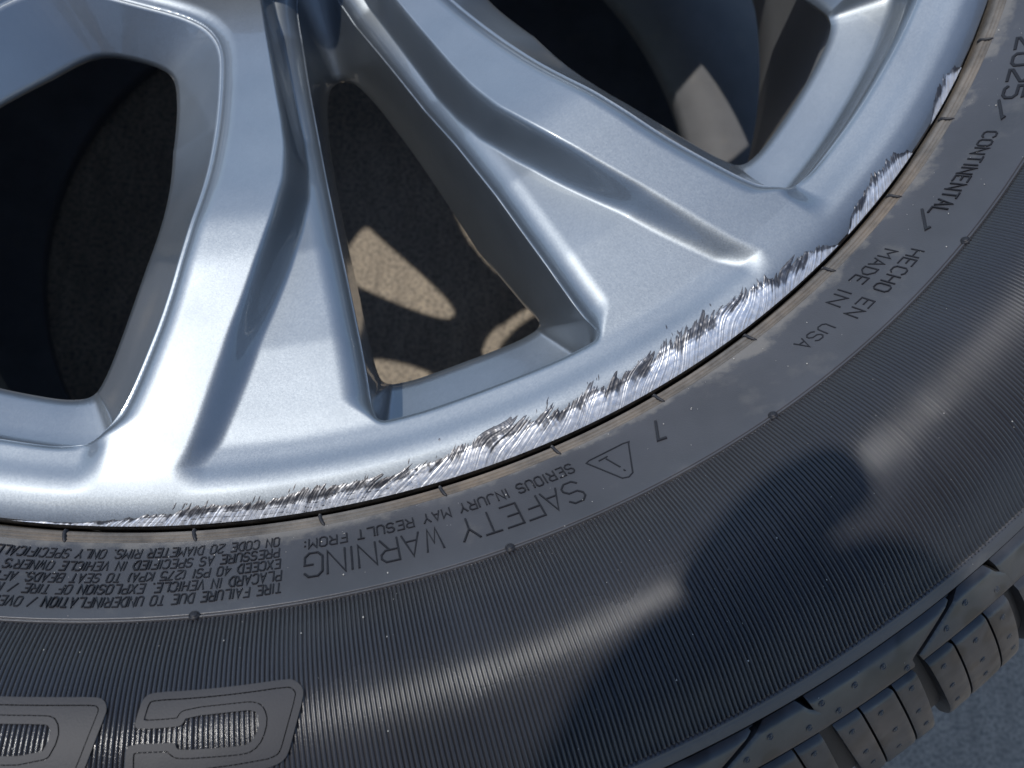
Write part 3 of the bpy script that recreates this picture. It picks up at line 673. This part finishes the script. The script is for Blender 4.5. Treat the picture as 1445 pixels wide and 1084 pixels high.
def limb(base, plist, rl):
    global pts, rad_, edges
    s = len(pts); pts += plist; rad_ += rl; edges.append((base, s)); edges += chain(s, len(plist) - 1); return s + len(plist) - 1
limb(0, [(-.10, -.87, .88), (-.13, -.76, .66), (-.135, -.70, .50), (-.135, -.75, .30), (-.135, -.80, .09), (-.14, -.72, .04)], [.095, .08, .062, .056, .04, .038])
limb(0, [(.12, -.87, .88), (.15, -.76, .66), (.155, -.70, .50), (.155, -.75, .30), (.155, -.80, .09), (.16, -.72, .04)], [.095, .08, .062, .056, .04, .038])
lw_ = limb(3, [(-.17, -.36, 1.33), (-.25, -.43, 1.20), (-.265, -.45, 1.13), (-.19, -.36, 1.14), (-.10, -.265, 1.155), (-.066, -.216, 1.150)], [.055, .046, .040, .033, .026, (.044, .020)])
rw_ = limb(3, [(.18, -.36, 1.33), (.285, -.47, 1.16), (.31, -.53, 1.06), (.30, -.44, .94), (.28, -.365, .852), (.262, -.335, .815)], [.055, .046, .041, .036, .026, (.038, .020)])
for i, (ex, ln__) in enumerate(((.000, .92), (.019, 1.0), (.038, .98), (.056, .82))):
    bx, by = -.044 + ex * .5, -.222 + ex * .95; limb(lw_, [(bx, by, 1.141), (bx + .034 * ln__, by - .018 * ln__, 1.135), (bx + .058 * ln__, by - .034 * ln__, 1.123), (bx + .074 * ln__, by - .047 * ln__, 1.109)], [.0112, .0102, .0094, .0082])
limb(lw_, [(-.058, -.184, 1.140), (-.034, -.158, 1.131), (-.014, -.150, 1.121)], [.0135, .0115, .0095])
for i, y in enumerate((-.352, -.332, -.313, -.296)): limb(rw_, [(.246, y, .797), (.224, y, .784), (.202, y + .002, .782)], [.0100, .0090, .0078])
limb(rw_, [(.248, -.300, .820), (.226, -.292, .822), (.208, -.294, .818)], [.012, .0105, .009])
person = skin_obj('person', pts, edges, rad_, SKIN)
person['label'] = 'person in navy shirt and jeans bending over the wheel, holding a phone'; person['category'] = 'person'
def ellipsoid(name, c, rx, mat, parent, tilt=0., cutz=None):
    u = np.linspace(0, 2 * math.pi, 40, endpoint=False); vv = np.linspace(.02, math.pi - .02, 24)
    U, W = np.meshgrid(u, vv, indexing='ij'); X = np.stack([np.cos(U) * np.sin(W), np.sin(U) * np.sin(W), np.cos(W)], -1).reshape(-1, 3)
    return X, grid_faces(40, 24, True)
X, Fh = ellipsoid('', 0, 0, None, None)
hd = X * [.078, .098, .118]
hd[:, 0] *= 1 - .22 * np.clip(-X[:, 2], 0, 1); fr_ = X[:, 1] > .2
nose = np.exp(-((X[:, 0] / .13) ** 2 + ((X[:, 2] + .12) / .18) ** 2)) * fr_; hd[:, 1] += .026 * nose
eye = np.exp(-(((np.abs(X[:, 0]) - .38) / .16) ** 2 + ((X[:, 2] - .08) / .10) ** 2)) * fr_; hd[:, 1] -= .012 * eye
mou = np.exp(-((X[:, 0] / .30) ** 2 + ((X[:, 2] + .50) / .05) ** 2)) * fr_; hd[:, 1] -= .006 * mou
ear = np.exp(-(((np.abs(X[:, 0]) - 1) / .1) ** 2 + (X[:, 1] / .14) ** 2 + ((X[:, 2] + .02) / .22) ** 2)); hd[:, 0] += np.sign(X[:, 0]) * .018 * ear
HM = Matrix.Translation((-.005, -.115, 1.475)) @ Matrix.Rotation(rad(-58), 4, 'X')
o = mesh_obj('head', hd, Fh[:, ::-1], SKIN, person); o.matrix_local = HM
hr = X * [.086, .106, .126]; hr[:, 1] -= .006; hr[:, 2] += .004
keep = (X[:, 2] > .42) | ((X[:, 1] < -.05) & (X[:, 2] > -.55)); kf = keep[Fh].all(1)
o = mesh_obj('hair', hr, Fh[kf][:, ::-1], HAIR, person); o.matrix_local = HM
shp = [(.01, -.90, .95), (.01, -.74, 1.08), (.0, -.55, 1.23), (.0, -.38, 1.34), (.0, -.30, 1.38), (-.17, -.36, 1.33), (-.235, -.445, 1.17), (.18, -.36, 1.33), (.262, -.39, 1.19)]
skin_obj('shirt', shp, [(0, 1), (1, 2), (2, 3), (3, 4), (3, 5), (5, 6), (3, 7), (7, 8)], [(.175, .135), (.165, .13), (.18, .135), (.165, .115), .075, .072, .064, .072, .064], SHIRT, person)
tr = [(.01, -.885, .92), (-.10, -.87, .87), (-.13, -.76, .66), (-.135, -.70, .50), (-.135, -.75, .30), (-.135, -.80, .10), (.12, -.87, .87), (.15, -.76, .66), (.155, -.70, .50), (.155, -.75, .30), (.155, -.80, .10)]
skin_obj('trousers', tr, [(0, 1), (1, 2), (2, 3), (3, 4), (4, 5), (0, 6), (6, 7), (7, 8), (8, 9), (9, 10)], [(.165, .13), .108, .092, .075, .068, .058, .108, .092, .075, .068, .058], DENIM, person)
for x in (-.14, .16):
    skin_obj('shoe', [(x, -.83, .045), (x, -.75, .05), (x, -.66, .036), (x, -.60, .030)], chain(0, 3), [(.042, .045), (.046, .05), (.048, .036), (.036, .028)], SHOE, person)
# telephone: its lens is where the picture is taken from
def rbox(sx, sy, sz, r, n=6):
    c = []
    for cx, cy, a0_ in ((sx - r, sy - r, 0), (-sx + r, sy - r, 90), (-sx + r, -sy + r, 180), (sx - r, -sy + r, 270)):
        for k in range(n + 1): a = rad(a0_ + 90 * k / n); c.append((cx + r * math.cos(a), cy + r * math.sin(a)))
    n_ = len(c); e = .0012; cc = np.array(c); sh = cc * (1 - e / max(sx, sy))
    rows = [np.column_stack([sh, np.full(n_, -sz)]), np.column_stack([cc, np.full(n_, -sz + e)]), np.column_stack([cc, np.full(n_, sz - e)]), np.column_stack([sh, np.full(n_, sz)])]
    V = np.concatenate(rows); F = [tuple(range(n_))[::-1], tuple(range(3 * n_, 4 * n_))]
    for k in range(3):
        for i in range(n_): F.append((k * n_ + i, k * n_ + (i + 1) % n_, (k + 1) * n_ + (i + 1) % n_, (k + 1) * n_ + i))
    return V, F
v, f = rbox(.0735, .0358, .0039, .010)
ph = mesh_obj('phone', v, f, PHONE, smooth=False); ph['label'] = 'dark phone held flat above the tyre by a person'; ph['category'] = 'phone'
PM = m.copy(); PM.translation = cam.matrix_world.translation + RIGHT * .056 + DOWN * .020 - FWD * .0085; ph.matrix_world = PM
v, f = rbox(.0135, .0135, .0010, .006); o = mesh_obj('lens_bump', v, f, PHONE, ph, smooth=False); o.location = (-.0560, .0200, -.0050)
